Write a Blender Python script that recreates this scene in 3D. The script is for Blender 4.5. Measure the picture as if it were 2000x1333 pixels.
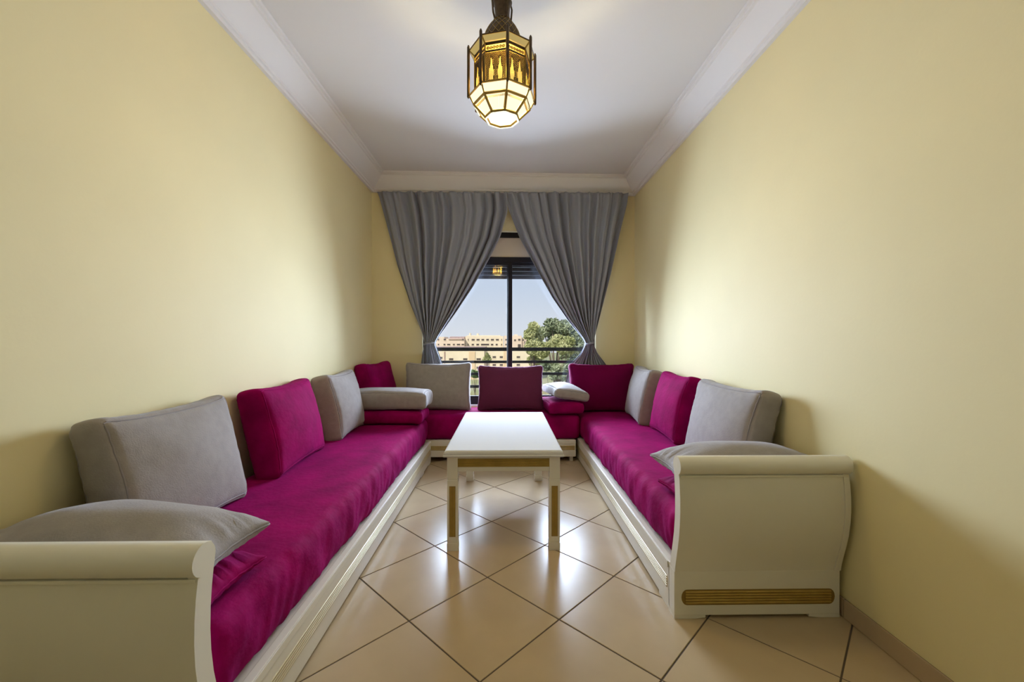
import bpy, bmesh, math, random
from mathutils import Vector, Matrix, noise
from math import sin, cos, pi, radians, sqrt

for o in list(bpy.data.objects):
    bpy.data.objects.remove(o)
scn = bpy.context.scene
COL = scn.collection
random.seed(7)

# ------------------------------------------------------------------ camera
H = 1.11
cam_d = bpy.data.cameras.new('camera')
cam_d.sensor_width = 36.0
cam_d.lens = 808.6 / 2000 * 36.0
cam_d.clip_start = 0.02
cam_d.clip_end = 1000
cam = bpy.data.objects.new('camera', cam_d)
COL.objects.link(cam)
cam.location = (0, 0, H)
cam.rotation_euler = (pi / 2 - 0.00264, -0.0007, -0.01583)
scn.camera = cam

# ------------------------------------------------------------------ exposure
vs = scn.view_settings
vs.view_transform = 'Standard'
vs.look = 'None'
vs.exposure = 0.0
vs.gamma = 1.0
vs.use_curve_mapping = False

# ------------------------------------------------------------------ sky
SKY_STRENGTH = 1.25
world = bpy.data.worlds.new('sky')
scn.world = world
world.use_nodes = True
nt = world.node_tree
bg = nt.nodes['Background']
tc = nt.nodes.new('ShaderNodeTexCoord')
sep = nt.nodes.new('ShaderNodeSeparateXYZ')
ramp = nt.nodes.new('ShaderNodeValToRGB')
ramp.color_ramp.elements[0].position = 0.0
ramp.color_ramp.elements[0].color = (0.65, 0.66, 0.70, 1)
ramp.color_ramp.elements[1].position = 0.6
ramp.color_ramp.elements[1].color = (0.36, 0.46, 0.68, 1)
e = ramp.color_ramp.elements.new(0.12)
e.color = (0.52, 0.58, 0.69, 1)
nt.links.new(tc.outputs['Generated'], sep.inputs[0])
nt.links.new(sep.outputs['Z'], ramp.inputs['Fac'])
nt.links.new(ramp.outputs['Color'], bg.inputs['Color'])
bg.inputs['Strength'].default_value = SKY_STRENGTH

# ------------------------------------------------------------------ sun (stands behind the house, lights the town)
SUN = 4.2
sd = bpy.data.lights.new('sun', 'SUN')
sd.energy = SUN
sd.angle = 0.01
sd.color = (1.0, 0.93, 0.80)
sun = bpy.data.objects.new('sun', sd)
COL.objects.link(sun)
sun.rotation_euler = (radians(48), 0, radians(-35))

# ------------------------------------------------------------------ daylight at the window
WIN_E = 1170.0
ad = bpy.data.lights.new('window_daylight', 'AREA')
ad.shape = 'RECTANGLE'
ad.size = 3.2
ad.size_y = 2.6
ad.energy = WIN_E
ad.color = (0.665, 0.78, 1.0)
area = bpy.data.objects.new('window_daylight', ad)
COL.objects.link(area)
area.location = (0.045, 5.4, 1.6)
area.rotation_euler = (radians(-90), 0, 0)      # faces -y, into the room

LANTERN_E = 200.0

# ================================================================== materials
def mat(name, color, rough=0.5, metal=0.0, spec=0.5, var=0.0, vscale=8.0, bump=0.0, bscale=200.0,
        sheen=0.0, sheen_tint=None, coat=0.0, stretch=None, bdist=0.002, detail=4.0, sheen_rough=0.3, color2=None):
    m = bpy.data.materials.new(name)
    m.use_nodes = True
    n = m.node_tree
    b = n.nodes['Principled BSDF']
    b.inputs['Roughness'].default_value = rough
    b.inputs['Metallic'].default_value = metal
    b.inputs['Specular IOR Level'].default_value = spec
    b.inputs['Base Color'].default_value = (*color, 1)
    if coat:
        b.inputs['Coat Weight'].default_value = coat
        b.inputs['Coat Roughness'].default_value = 0.1
    if sheen:
        b.inputs['Sheen Weight'].default_value = sheen
        b.inputs['Sheen Roughness'].default_value = sheen_rough
        b.inputs['Sheen Tint'].default_value = (*(sheen_tint or (1, 1, 1)), 1)
    t = n.nodes.new('ShaderNodeTexCoord')
    mp = n.nodes.new('ShaderNodeMapping')
    n.links.new(t.outputs['Object'], mp.inputs['Vector'])
    if stretch:
        mp.inputs['Scale'].default_value = stretch
    if var or color2:
        nz = n.nodes.new('ShaderNodeTexNoise')
        nz.inputs['Scale'].default_value = vscale
        nz.inputs['Detail'].default_value = detail
        n.links.new(mp.outputs[0], nz.inputs['Vector'])
        r = n.nodes.new('ShaderNodeValToRGB')
        c2 = color2 or tuple(min(1, c * (1 + var)) for c in color)
        c1 = color if color2 else tuple(c * (1 - var) for c in color)
        r.color_ramp.elements[0].color = (*c1, 1)
        r.color_ramp.elements[1].color = (*c2, 1)
        r.color_ramp.elements[0].position = 0.3
        r.color_ramp.elements[1].position = 0.7
        n.links.new(nz.outputs['Fac'], r.inputs['Fac'])
        n.links.new(r.outputs['Color'], b.inputs['Base Color'])
    if bump:
        bz = n.nodes.new('ShaderNodeTexNoise')
        bz.inputs['Scale'].default_value = bscale
        bz.inputs['Detail'].default_value = 3
        n.links.new(mp.outputs[0], bz.inputs['Vector'])
        bp = n.nodes.new('ShaderNodeBump')
        bp.inputs['Strength'].default_value = bump
        bp.inputs['Distance'].default_value = bdist
        n.links.new(bz.outputs['Fac'], bp.inputs['Height'])
        n.links.new(bp.outputs['Normal'], b.inputs['Normal'])
    return m

def emit(name, color, strength):
    m = bpy.data.materials.new(name)
    m.use_nodes = True
    b = m.node_tree.nodes['Principled BSDF']
    b.inputs['Base Color'].default_value = (*color, 1)
    b.inputs['Roughness'].default_value = 0.4
    b.inputs['Emission Color'].default_value = (*color, 1)
    b.inputs['Emission Strength'].default_value = strength
    return m

M = {}
M['wall'] = mat('yellow_wall_paint', (0.83, 0.735, 0.425), 0.65, spec=0.2, var=0.015, vscale=3, bump=0.25, bscale=55, bdist=0.0015)
M['ceiling'] = mat('white_ceiling_paint', (0.76, 0.74, 0.73), 0.75, spec=0.2, var=0.01, vscale=2)
M['cornice'] = mat('white_plaster', (0.78, 0.76, 0.745), 0.6, spec=0.3)
M['tile'] = mat('beige_floor_tile', (0.55, 0.425, 0.262), 0.25, spec=0.45, var=0.05, vscale=5, detail=6)
M['grout'] = mat('dark_grout', (0.10, 0.075, 0.055), 0.85)
M['skirt'] = mat('beige_skirting_tile', (0.50, 0.38, 0.25), 0.35, var=0.05, vscale=5)
M['cream'] = mat('cream_lacquer', (0.79, 0.755, 0.64), 0.32, spec=0.5, var=0.015, vscale=6)
M['tablewhite'] = mat('white_table_lacquer', (0.62, 0.62, 0.62), 0.6, spec=0.0)
M['gold'] = mat('gold_paint', (0.46, 0.31, 0.07), 0.38, metal=0.25, spec=0.5, var=0.12, vscale=20)
M['goldshade'] = mat('gold_paint_shaded', (0.26, 0.165, 0.03), 0.5, metal=0.2)  # shade in the gaps between gold reeds, painted as a darker gold
M['goldlit'] = mat('gold_paint_daylit', (0.60, 0.50, 0.28), 0.3, metal=0.2, spec=0.6)  # same gold reeding, its pale daylight reflection put into the colour
M['magenta'] = mat('magenta_velvet', (0.265, 0.001, 0.080), 0.8, spec=0.04, var=0.24, vscale=7, bump=0.55, bscale=42, bdist=0.004,
                   sheen=0.055, sheen_tint=(0.95, 0.15, 0.9), sheen_rough=0.45)
M['wine'] = mat('wine_red_velvet', (0.16, 0.002, 0.055), 0.8, spec=0.05, var=0.08, vscale=6, bump=0.3, bscale=120,
                sheen=0.06, sheen_tint=(0.8, 0.25, 0.6), sheen_rough=0.45)
M['plum'] = mat('dusky_plum_velvet', (0.13, 0.024, 0.062), 0.75, spec=0.1, var=0.08, vscale=6, bump=0.3, bscale=120,
                sheen=0.12, sheen_tint=(0.8, 0.4, 0.7), sheen_rough=0.45)
M['grey'] = mat('grey_velour', (0.325, 0.29, 0.262), 0.8, spec=0.15, var=0.07, vscale=26, bump=0.5, bscale=190,
                sheen=0.30, sheen_tint=(0.85, 0.86, 0.95), sheen_rough=0.4)
M['greyseam'] = mat('grey_piping', (0.27, 0.24, 0.23), 0.8)
M['magseam'] = M['magenta']
M['curtain'] = mat('grey_curtain_cloth', (0.32, 0.34, 0.405), 0.8, spec=0.2, bump=0.15, bscale=300, sheen=0.15)
M['dark'] = mat('dark_aluminium', (0.018, 0.016, 0.018), 0.6, spec=0.12)
M['rail'] = mat('black_rail_paint', (0.006, 0.0055, 0.006), 0.9, spec=0.0)
M['box'] = mat('cream_shutter_box', (0.62, 0.52, 0.38), 0.5)
M['bronze'] = mat('dark_bronze', (0.085, 0.055, 0.028), 0.45, metal=0.6, var=0.25, vscale=60)
M['brass'] = mat('brass_frame', (0.36, 0.25, 0.07), 0.4, metal=0.6)

def glass_mat():
    m = bpy.data.materials.new('window_glass')
    m.use_nodes = True
    n = m.node_tree
    n.nodes.remove(n.nodes['Principled BSDF'])
    out = n.nodes['Material Output']
    tr = n.nodes.new('ShaderNodeBsdfTransparent')
    tr.inputs['Color'].default_value = (0.94, 0.96, 0.97, 1)
    gl = n.nodes.new('ShaderNodeBsdfGlossy')
    gl.inputs['Roughness'].default_value = 0.02
    mx = n.nodes.new('ShaderNodeMixShader')
    fr = n.nodes.new('ShaderNodeFresnel')
    fr.inputs['IOR'].default_value = 1.27
    n.links.new(fr.outputs[0], mx.inputs[0])
    n.links.new(tr.outputs[0], mx.inputs[1])
    n.links.new(gl.outputs[0], mx.inputs[2])
    n.links.new(mx.outputs[0], out.inputs['Surface'])
    return m
M['glass'] = glass_mat()
def lampglass(name, color, strength, thru, tint):
    m = bpy.data.materials.new(name)
    m.use_nodes = True
    n = m.node_tree
    n.nodes.remove(n.nodes['Principled BSDF'])
    out = n.nodes['Material Output']
    tr = n.nodes.new('ShaderNodeBsdfTransparent'); tr.inputs['Color'].default_value = (*tint, 1)
    em = n.nodes.new('ShaderNodeEmission'); em.inputs['Color'].default_value = (*color, 1); em.inputs['Strength'].default_value = strength
    mx = n.nodes.new('ShaderNodeMixShader'); mx.inputs[0].default_value = thru
    n.links.new(em.outputs[0], mx.inputs[1]); n.links.new(tr.outputs[0], mx.inputs[2])
    n.links.new(mx.outputs[0], out.inputs['Surface'])
    return m
M['lamp_yellow'] = lampglass('amber_lamp_glass', (0.95, 0.74, 0.20), 1.0, .4, (1.0, .80, .38))
M['lamp_soffit'] = lampglass('amber_soffit_glass', (0.80, 0.60, 0.22), 0.6, .15, (1.0, .80, .40))
M['lamp_white'] = lampglass('frosted_lamp_glass', (1.0, 0.93, 0.70), 1.35, .35, (1.0, .90, .66))
M['lamp_bottom'] = lampglass('bright_bottom_glass', (1.0, 0.96, 0.84), 1.7, .35, (1.0, .92, .70))

# ================================================================== mesh helpers
class MB:
    def __init__(self):
        self.v = []; self.f = []
    def add(self, vs_, fs_):
        o = len(self.v)
        self.v += [tuple(p) for p in vs_]
        self.f += [tuple(i + o for i in f) for f in fs_]
    def box(self, a, b, bev=0.0):
        x0, y0, z0 = a; x1, y1, z1 = b
        if bev <= 0:
            self.add([(x0, y0, z0), (x1, y0, z0), (x1, y1, z0), (x0, y1, z0), (x0, y0, z1), (x1, y0, z1), (x1, y1, z1), (x0, y1, z1)],
                     [(0, 3, 2, 1), (4, 5, 6, 7), (0, 1, 5, 4), (1, 2, 6, 5), (2, 3, 7, 6), (3, 0, 4, 7)])
            return self
        bm = bmesh.new()
        bmesh.ops.create_cube(bm, size=1.0)
        for p in bm.verts:
            p.co = Vector(((p.co.x + .5) * (x1 - x0) + x0, (p.co.y + .5) * (y1 - y0) + y0, (p.co.z + .5) * (z1 - z0) + z0))
        bmesh.ops.bevel(bm, geom=bm.edges[:], offset=bev, segments=2, affect='EDGES', profile=0.6)
        bm.verts.index_update()
        self.add([p.co[:] for p in bm.verts], [[q.index for q in f.verts] for f in bm.faces])
        bm.free()
        return self
    def tube(self, pts, r, n=8, closed=False, caps=True):
        pts = [Vector(p) for p in pts]
        k = len(pts)
        rs = r if isinstance(r, (list, tuple)) else [r] * k
        ring = []
        up = Vector((0, 0, 1))
        for i, p in enumerate(pts):
            a = pts[(i - 1) % k] if (closed or i > 0) else p
            b = pts[(i + 1) % k] if (closed or i < k - 1) else p
            t = (b - a)
            if t.length < 1e-9: t = Vector((0, 0, 1))
            t.normalize()
            u = up if abs(t.dot(up)) < 0.9 else Vector((1, 0, 0))
            s = t.cross(u).normalized(); w = s.cross(t).normalized()
            ring.append([p + (s * cos(2 * pi * j / n) + w * sin(2 * pi * j / n)) * rs[i] for j in range(n)])
        o = [q for rr in ring for q in rr]
        fs_ = []
        m_ = k if closed else k - 1
        for i in range(m_):
            i2 = (i + 1) % k
            for j in range(n):
                fs_.append((i * n + j, i * n + (j + 1) % n, i2 * n + (j + 1) % n, i2 * n + j))
        if caps and not closed:
            fs_.append(tuple(range(n))[::-1]); fs_.append(tuple((k - 1) * n + j for j in range(n)))
        self.add(o, fs_)
        return self
    def prism(self, prof, axis, a0, a1):
        """extrude a closed 2-D profile along axis ('x': prof=(y,z); 'y': prof=(x,z); 'z': prof=(x,y))"""
        def P(q, t):
            return {'x': (t, q[0], q[1]), 'y': (q[0], t, q[1]), 'z': (q[0], q[1], t)}[axis]
        n = len(prof)
        vs_ = [P(q, a0) for q in prof] + [P(q, a1) for q in prof]
        fs_ = [tuple(range(n)), tuple(range(n, 2 * n))[::-1]]
        for i in range(n):
            j = (i + 1) % n
            fs_.append((i, i + n, j + n, j))
        self.add(vs_, fs_)
        return self
    def lathe(self, prof, n=16, c=(0, 0, 0), a0=0.0, caps=True):
        vs_ = []; fs_ = []
        for (r, z) in prof:
            for j in range(n):
                a = a0 + 2 * pi * j / n
                vs_.append((c[0] + r * cos(a), c[1] + r * sin(a), c[2] + z))
        for i in range(len(prof) - 1):
            for j in range(n):
                fs_.append((i * n + j, i * n + (j + 1) % n, (i + 1) * n + (j + 1) % n, (i + 1) * n + j))
        if caps:
            fs_.append(tuple(range(n))[::-1]); fs_.append(tuple((len(prof) - 1) * n + j for j in range(n)))
        self.add(vs_, fs_)
        return self
    def build(self, name, m, parent=None, smooth=False, loc=None, fix=True):
        me = bpy.data.meshes.new(name)
        me.from_pydata(self.v, [], self.f)
        if fix:
            bm = bmesh.new(); bm.from_mesh(me)
            bmesh.ops.recalc_face_normals(bm, faces=bm.faces[:])
            bm.to_mesh(me); bm.free()
        me.materials.append(m)
        if smooth:
            for p in me.polygons: p.use_smooth = True
            if smooth is not True:
                me.set_sharp_from_angle(angle=radians(smooth))
        o = bpy.data.objects.new(name, me)
        COL.objects.link(o)
        if parent is not None: o.parent = parent
        if loc is not None: o.location = loc
        return o

def tag(o, label=None, cat=None, group=None, kind=None):
    if label: o['label'] = label
    if cat: o['category'] = cat
    if group: o['group'] = group
    if kind: o['kind'] = kind
    return o

def empty(name, loc=(0, 0, 0), rz=0.0):
    o = bpy.data.objects.new(name, None)
    COL.objects.link(o)
    o.location = loc
    o.rotation_euler = (0, 0, rz)
    o.empty_display_size = 0.1
    return o

# ================================================================== room
XL, XR = -1.375, 1.36
YB0 = 4.315                       # back wall at x = 0
YF = -2.8
CEIL = 2.79
BROT = 0.022                      # the back wall stands slightly askew
def yb(x): return YB0 + BROT * x
T = 0.15

# ---- floor: slab of grout, every tile its own piece, laid diagonally
fl = MB().box((XL - T, YF - T, -0.15), (XR + T, 4.6, -0.0025)).build('floor', M['grout'])
tag(fl, kind='structure')
S = 0.4197
CX, CY = 1.61183, -4.60860
def tile_world(a, b):
    return (((a + b) / sqrt(2) - CX) * S, ((b - a) / sqrt(2) - CY) * S)
def clip(poly, axis, lim, keep_less):
    out = []
    for i in range(len(poly)):
        p, q = poly[i], poly[(i + 1) % len(poly)]
        ip = (p[axis] <= lim) if keep_less else (p[axis] >= lim)
        iq = (q[axis] <= lim) if keep_less else (q[axis] >= lim)
        if ip: out.append(p)
        if ip != iq:
            t = (lim - p[axis]) / (q[axis] - p[axis])
            out.append((p[0] + t * (q[0] - p[0]), p[1] + t * (q[1] - p[1])))
    return out
g = 0.0055 / S / 2
for a in range(-12, 22):
    for b in range(-16, 16):
        poly = [tile_world(a + g, b + g), tile_world(a + 1 - g, b + g), tile_world(a + 1 - g, b + 1 - g), tile_world(a + g, b + 1 - g)]
        for ax, lim, less in ((0, XL + .003, False), (0, XR - .003, True), (1, YF + .003, False), (1, 4.25, True)):
            if poly: poly = clip(poly, ax, lim, less)
        if len(poly) < 3: continue
        cx = sum(p[0] for p in poly) / len(poly); cy = sum(p[1] for p in poly) / len(poly)
        ar = 0.5 * abs(sum(poly[i][0] * poly[(i + 1) % len(poly)][1] - poly[(i + 1) % len(poly)][0] * poly[i][1] for i in range(len(poly))))
        if ar < 0.002: continue
        dz = random.uniform(-0.0002, 0.0002)
        mb = MB()
        top = [(p[0] - cx, p[1] - cy) for p in poly]
        ins = []
        for (x, y) in top:
            L = sqrt(x * x + y * y); k = max(0, (L - 0.002) / L) if L > 0 else 1
            ins.append((x * k, y * k))
        n = len(top)
        vs_ = [(x, y, -0.003) for x, y in top] + [(x, y, -0.0012 + dz) for x, y in top] + [(x, y, dz) for x, y in ins]
        fs_ = [tuple(range(2 * n, 3 * n))]
        for i in range(n):
            j = (i + 1) % n
            fs_ += [(i, j, n + j, n + i), (n + i, n + j, 2 * n + j, 2 * n + i)]
        mb.add(vs_, fs_)
        mb.build('tile', M['tile'], fl, loc=(cx, cy, 0))

# ---- walls
tag(MB().box((XL - T, YF - T, 0), (XL, 4.5, CEIL)).build('wall_left', M['wall']), kind='structure')
tag(MB().box((XR, YF - T, 0), (XR + T, 4.5, CEIL)).build('wall_right', M['wall']), kind='structure')
tag(MB().box((XL, YF - T, 0), (XR, YF, CEIL)).build('wall_front', M['wall']), kind='structure')
tag(MB().box((XL - T, YF - T, CEIL), (XR + T, 4.6, CEIL + 0.15)).build('ceiling', M['ceiling']), kind='structure')

# ---- back wall with the window opening (local frame: origin on the wall face, y into the wall)
WC = 0.045; WH = 0.905
WX0, WX1 = WC - WH, WC + WH
WZ0, WZ1 = 0.42, 2.245
ROTB = math.atan(BROT)
def backroot(o):
    o.location = (0, YB0, 0); o.rotation_euler = (0, 0, ROTB)
    return o
wb = MB()
WT = 0.20
wb.box((XL - .02, 0, 0), (WX0, WT, CEIL))
wb.box((WX1, 0, 0), (XR + .02, WT, CEIL))
wb.box((WX0, 0, 0), (WX1, WT, WZ0))
wb.box((WX0, 0, WZ1), (WX1, WT, CEIL))
wall_back = wb.build('wall_back', M['wall'])
backroot(wall_back); tag(wall_back, kind='structure')

# ---- cornice
def cornice_prof():
    # (distance from wall, height); cyma profile from wall to ceiling
    return [(0, 2.625), (0.022, 2.625), (0.024, 2.642), (0.034, 2.646), (0.036, 2.660), (0.046, 2.668),
            (0.062, 2.682), (0.084, 2.702), (0.108, 2.728), (0.126, 2.752), (0.130, 2.760), (0.142, 2.763), (0.144, 2.774),
            (0.160, 2.777), (0.165, 2.789)]
cp = cornice_prof()
def cornice_run(name, pts, normals_offset):
    mb = MB()
    rows = []
    for k in range(2):
        rows.append([normals_offset(k, d, z) for d, z in cp])
    n = len(cp)
    for r_ in rows: mb.v += r_
    for i in range(n - 1):
        mb.f.append((i, i + 1, n + i + 1, n + i))
    o = mb.build(name, M['cornice'], smooth=20)
    return tag(o, kind='structure')
cornice_run('trim_1', None, lambda k, d, z: (XL + d, (YF + d) if k == 0 else yb(XL + d) - d, z))
cornice_run('trim_2', None, lambda k, d, z: (XR - d, (YF + d) if k == 0 else yb(XR - d) - d, z))
cornice_run('trim_3', None, lambda k, d, z: ((XL + d) if k == 0 else (XR - d), yb(XL + d if k == 0 else XR - d) - d, z))
cornice_run('trim_4', None, lambda k, d, z: ((XL + d) if k == 0 else (XR - d), YF + d, z))

# ---- baseboards of single skirting tiles
def baseboard(name, x, sgn):
    base = MB().box((min(x, x + sgn * .004), YF + .005, 0.0), (max(x, x + sgn * .004), 4.2, 0.074)).build(name, M['grout'])
    tag(base, kind='structure')
    y = YF + 0.02 + 0.21
    while y < 4.1:
        y2 = min(y + 0.417, 4.15)
        x0, x1 = sorted((x + sgn * .002, x + sgn * .011))
        MB().box((x0, y, 0.002), (x1, y2, 0.075), 0.002).build('skirting_tile', M['skirt'], base)
        y += 0.42
baseboard('baseboard_right', XR, -1)
baseboard('baseboard_left', XL, 1)

# ================================================================== window
win = empty('window_1'); backroot(win); tag(win, kind='structure')
FY0, FY1 = 0.055, 0.115            # frame depth inside the opening
fr = MB()
fr.box((WX0, FY0, WZ0), (WX0 + .05, FY1, WZ1), .003)
fr.box((WX1 - .05, FY0, WZ0), (WX1, FY1, WZ1), .003)
fr.box((WX0 + .05, FY0, WZ1 - .055), (WX1 - .05, FY1, WZ1), .003)
fr.box((WX0 + .05, FY0, 1.93), (WX1 - .05, FY1, 1.985), .003)
fr.box((WX0 + .05, FY0, WZ0), (WX1 - .05, FY1, WZ0 + .055), .003)
fr.build('frame', M['dark'], win)
MB().box((WX0 + .05, FY0 + .012, 1.985), (WX1 - .05, FY1 - .012, WZ1 - .055), .002).build('shutter_box_panel', M['box'], win)
def sash(x0, x1, y0):
    s = MB()
    z0, z1 = WZ0 + .055, 1.93
    w = .045
    s.box((x0, y0, z0), (x0 + w, y0 + .03, z1), .002)
    s.box((x1 - w, y0, z0), (x1, y0 + .03, z1), .002)
    s.box((x0 + w, y0, z0), (x1 - w, y0 + .03, z0 + w), .002)
    s.box((x0 + w, y0, z1 - .03), (x1 - w, y0 + .03, z1), .002)
    so = s.build('sash', M['dark'], win)
    MB().box((x0 + w, y0 + .013, z0 + w), (x1 - w, y0 + .017, z1 - .03)).build('pane', M['glass'], so)
sash(WX0 + .05, WC + .028, FY0 + .0)
sash(WC - .028, WX1 - .05, FY0 + .031)
# roller shutter, mostly rolled up
z = 1.765
while z < 2.19:
    sl = MB().prism([(0.140, z), (0.147, z + .005), (0.149, z + .02), (0.146, z + .037), (0.140, z + .041)], 'x', WX0 + .02, WX1 - .02)
    sl.build('shutter_slat', M['dark'], win, smooth=40)
    z += .042
MB().box((WX0, 0.0, WZ0 - .001), (WX1, FY0, WZ0 + .012), .003).build('window_sill', M['cornice'], win)

# ---- balcony railing outside
rl = empty('balcony_railing', (0, YB0 + 0.36, 0), ROTB)
tag(rl, 'black horizontal bar railing outside the window behind the cushions', 'railing')
for zc, hh in ((1.005, .020), (0.862, .014), (0.727, .014), (0.585, .014), (0.44, .022)):
    MB().box((-1.02, -.02, zc - hh), (1.12, .02, zc + hh), .003).build('rail', M['rail'], rl)
for xx in (-1.02, 1.08):
    MB().box((xx, -.021, -0.3), (xx + .04, .021, 1.03), .003).build('post', M['rail'], rl)
bal = MB().box((-1.5, 4.58, -.3), (1.5, 5.0, -.08)).build('balcony_slab', M['box'])
tag(bal, kind='structure')

# ================================================================== curtains
def ip(tab, t):
    for i in range(len(tab) - 1):
        (a, va), (b, vb) = tab[i], tab[i + 1]
        if t <= b:
            k = (t - a) / (b - a) if b > a else 0
            k = max(0, k)
            return va + k * (vb - va)
    return tab[-1][1]
YC = 4.24
def px2x(px, Y): return ((px - 1000) / 808.6 + 0.01583) * Y
def py2z(py, Y): return H - (py - 664.4) / 808.6 * Y
def curtain(label, left_px, right_px, ycen, nfold, seed, front):
    zl = [(py2z(y, ycen), px2x(x, ycen)) for x, y in left_px]
    zr = [(py2z(y, ycen), px2x(x, ycen)) for x, y in right_px]
    ztop = 2.622
    zl[0] = (ztop, zl[0][1]); zr[0] = (ztop, zr[0][1])
    zl = [(-z_, x) for z_, x in zl]; zr = [(-z_, x) for z_, x in zr]
    ztie = py2z(671, ycen)
    zbot = 0.47
    rnd = random.Random(seed)
    ph = [rnd.uniform(0, 6.28) for _ in range(8)]
    xm = (ip(zl, -ztie) + ip(zr, -ztie)) / 2
    root = empty('curtain', (xm, ycen, ztop))
    tag(root, label, 'curtain', 'grey tied-back curtains')
    NU, NV = 300, 84
    mb = MB()
    for j in range(NV + 1):
        t = j / NV
        z_ = ztop + (zbot - ztop) * t
        x0, x1 = ip(zl, -z_), ip(zr, -z_)
        wd = x1 - x0
        d = (z_ - ztie)
        near = math.exp(-(d / 0.10) ** 2)
        topk = min(1, max(0, (ztop - z_) / 0.05))
        for i in range(NU + 1):
            u = i / NU
            uw = u + .011 * sin(2 * pi * 2 * u + ph[0]) + .007 * sin(2 * pi * 5 * u + ph[1])
            f = 2 * pi * nfold * uw
            mod = 0.75 + 0.25 * sin(2 * pi * 3.3 * u + ph[2])
            a = (.038 + .014 * sin(2 * pi * 1.7 * u + ph[3])) * (0.5 + 0.5 * topk)
            a *= (1 - .35 * near)
            low = min(1, max(0, (ztie - z_) / .12))
            a *= 1 - .45 * low
            s = sin(f)
            s = math.copysign(abs(s) ** .9, s)
            y = a * mod * s + .006 * sin(2.1 * f + ph[4] + 2.2 * t) * (1 - near)
            # extra small gathers close to the heading
            y += .004 * sin(3 * f + ph[5]) * math.exp(-((ztop - z_) / .12) ** 2)
            y += .028 * low - front * low * .6
            # roll the bundle round at the tie
            y += -.035 * near * sqrt(max(0, 1 - (2 * u - 1) ** 2))
            xx = x0 + wd * u + .004 * cos(f + ph[6]) * topk * min(1, wd / .6)
            mb.v.append((xx - xm, y + front, z_ - ztop))
    for j in range(NV):
        for i in range(NU):
            k = j * (NU + 1) + i
            mb.f.append((k, k + 1, k + NU + 2, k + NU + 1))
    o = mb.build('drape', M['curtain'], root, smooth=True, fix=False)
    md = o.modifiers.new('thickness', 'SOLIDIFY'); md.thickness = .0015
    # tieback band
    w = (ip(zr, -ztie) - ip(zl, -ztie)) / 2 + .006
    ring = [(w * cos(a) , (.058) * sin(a) - .012 + front, ztie - ztop + .012 * cos(a)) for a in [2 * pi * q / 28 for q in range(28)]]
    tb = MB()
    for k in range(28):
        x, y, zz = ring[k]
        tb.v += [(x, y, zz - .011), (x, y, zz + .011)]
    for k in range(28):
        q = (k + 1) % 28
        tb.f.append((2 * k, 2 * q, 2 * q + 1, 2 * k + 1))
    to = tb.build('tieback', M['curtain'], root, smooth=True)
    md = to.modifiers.new('thickness', 'SOLIDIFY'); md.thickness = .004
    return root
curtain('grey curtain hanging on the left of the window, tied back near the grey cushion',
        [(737.5, 379), (740, 384), (756, 443), (775.5, 518), (800.5, 593), (824, 651), (830, 671), (824, 690), (820, 716), (812, 800)],
        [(990, 379), (992, 412), (978, 463), (956, 507), (925.4, 560), (892, 610), (860, 655), (851, 671), (857, 690), (866, 716), (880, 800)],
        YC - .0, 11.5, 3, 0.0)
curtain('grey curtain hanging on the right of the window, tied back above the wine cushion',
        [(983, 379), (993.5, 413), (1014, 465.5), (1033.7, 501.6), (1053, 537.7), (1078, 582), (1108.7, 626.5), (1137, 661), (1142, 671), (1135, 690), (1112, 716), (1095, 800)],
        [(1227, 386), (1224, 400), (1211, 451.6), (1192, 538), (1175, 604), (1163, 651), (1158, 671), (1168, 690), (1188, 716), (1205, 800)],
        YC + .015, 11.5, 11, -0.022)

# ================================================================== sofas
def axis_samples(h, r, n):
    e_ = [-h + r * k / 4 for k in range(4)]
    m_ = [-h + r + (2 * h - 2 * r) * k / n for k in range(n + 1)]
    return e_ + m_ + [-q for q in reversed(e_)]
def rbox(hx, hy, hz, r, n, fn=None):
    """rounded box with dense grids on all six sides; fn(point, normal) -> point"""
    X, Y, Z = axis_samples(hx, r, n[0]), axis_samples(hy, r, n[1]), axis_samples(hz, r, n[2])
    bm = bmesh.new()
    cache = {}
    def V(x, y, z_):
        k = (round(x, 6), round(y, 6), round(z_, 6))
        if k in cache: return cache[k]
        inn = Vector((max(-hx + r, min(hx - r, x)), max(-hy + r, min(hy - r, y)), max(-hz + r, min(hz - r, z_))))
        d = Vector((x, y, z_)) - inn
        if d.length > 1e-9:
            nn = d.normalized(); p = inn + nn * r
        else:
            nn = Vector((0, 0, 1)); p = inn
        if fn: p = fn(p, nn)
        cache[k] = bm.verts.new(p)
        return cache[k]
    def grid(A, B, mk):
        for i in range(len(A) - 1):
            for j in range(len(B) - 1):
                try:
                    bm.faces.new((V(*mk(A[i], B[j])), V(*mk(A[i + 1], B[j])), V(*mk(A[i + 1], B[j + 1])), V(*mk(A[i], B[j + 1]))))
                except ValueError:
                    pass
    for s in (-1, 1):
        grid(X, Y, lambda a, b: (a, b, s * hz))
        grid(X, Z, lambda a, b: (a, s * hy, b))
        grid(Y, Z, lambda a, b: (s * hx, a, b))
    bmesh.ops.recalc_face_normals(bm, faces=bm.faces[:])
    return bm
def bm_obj(bm, name, m, parent=None, smooth=True):
    me = bpy.data.meshes.new(name)
    bm.to_mesh(me); bm.free()
    me.materials.append(m)
    if smooth:
        for p in me.polygons: p.use_smooth = True
    o = bpy.data.objects.new(name, me)
    COL.objects.link(o)
    if parent is not None: o.parent = parent
    return o

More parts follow.
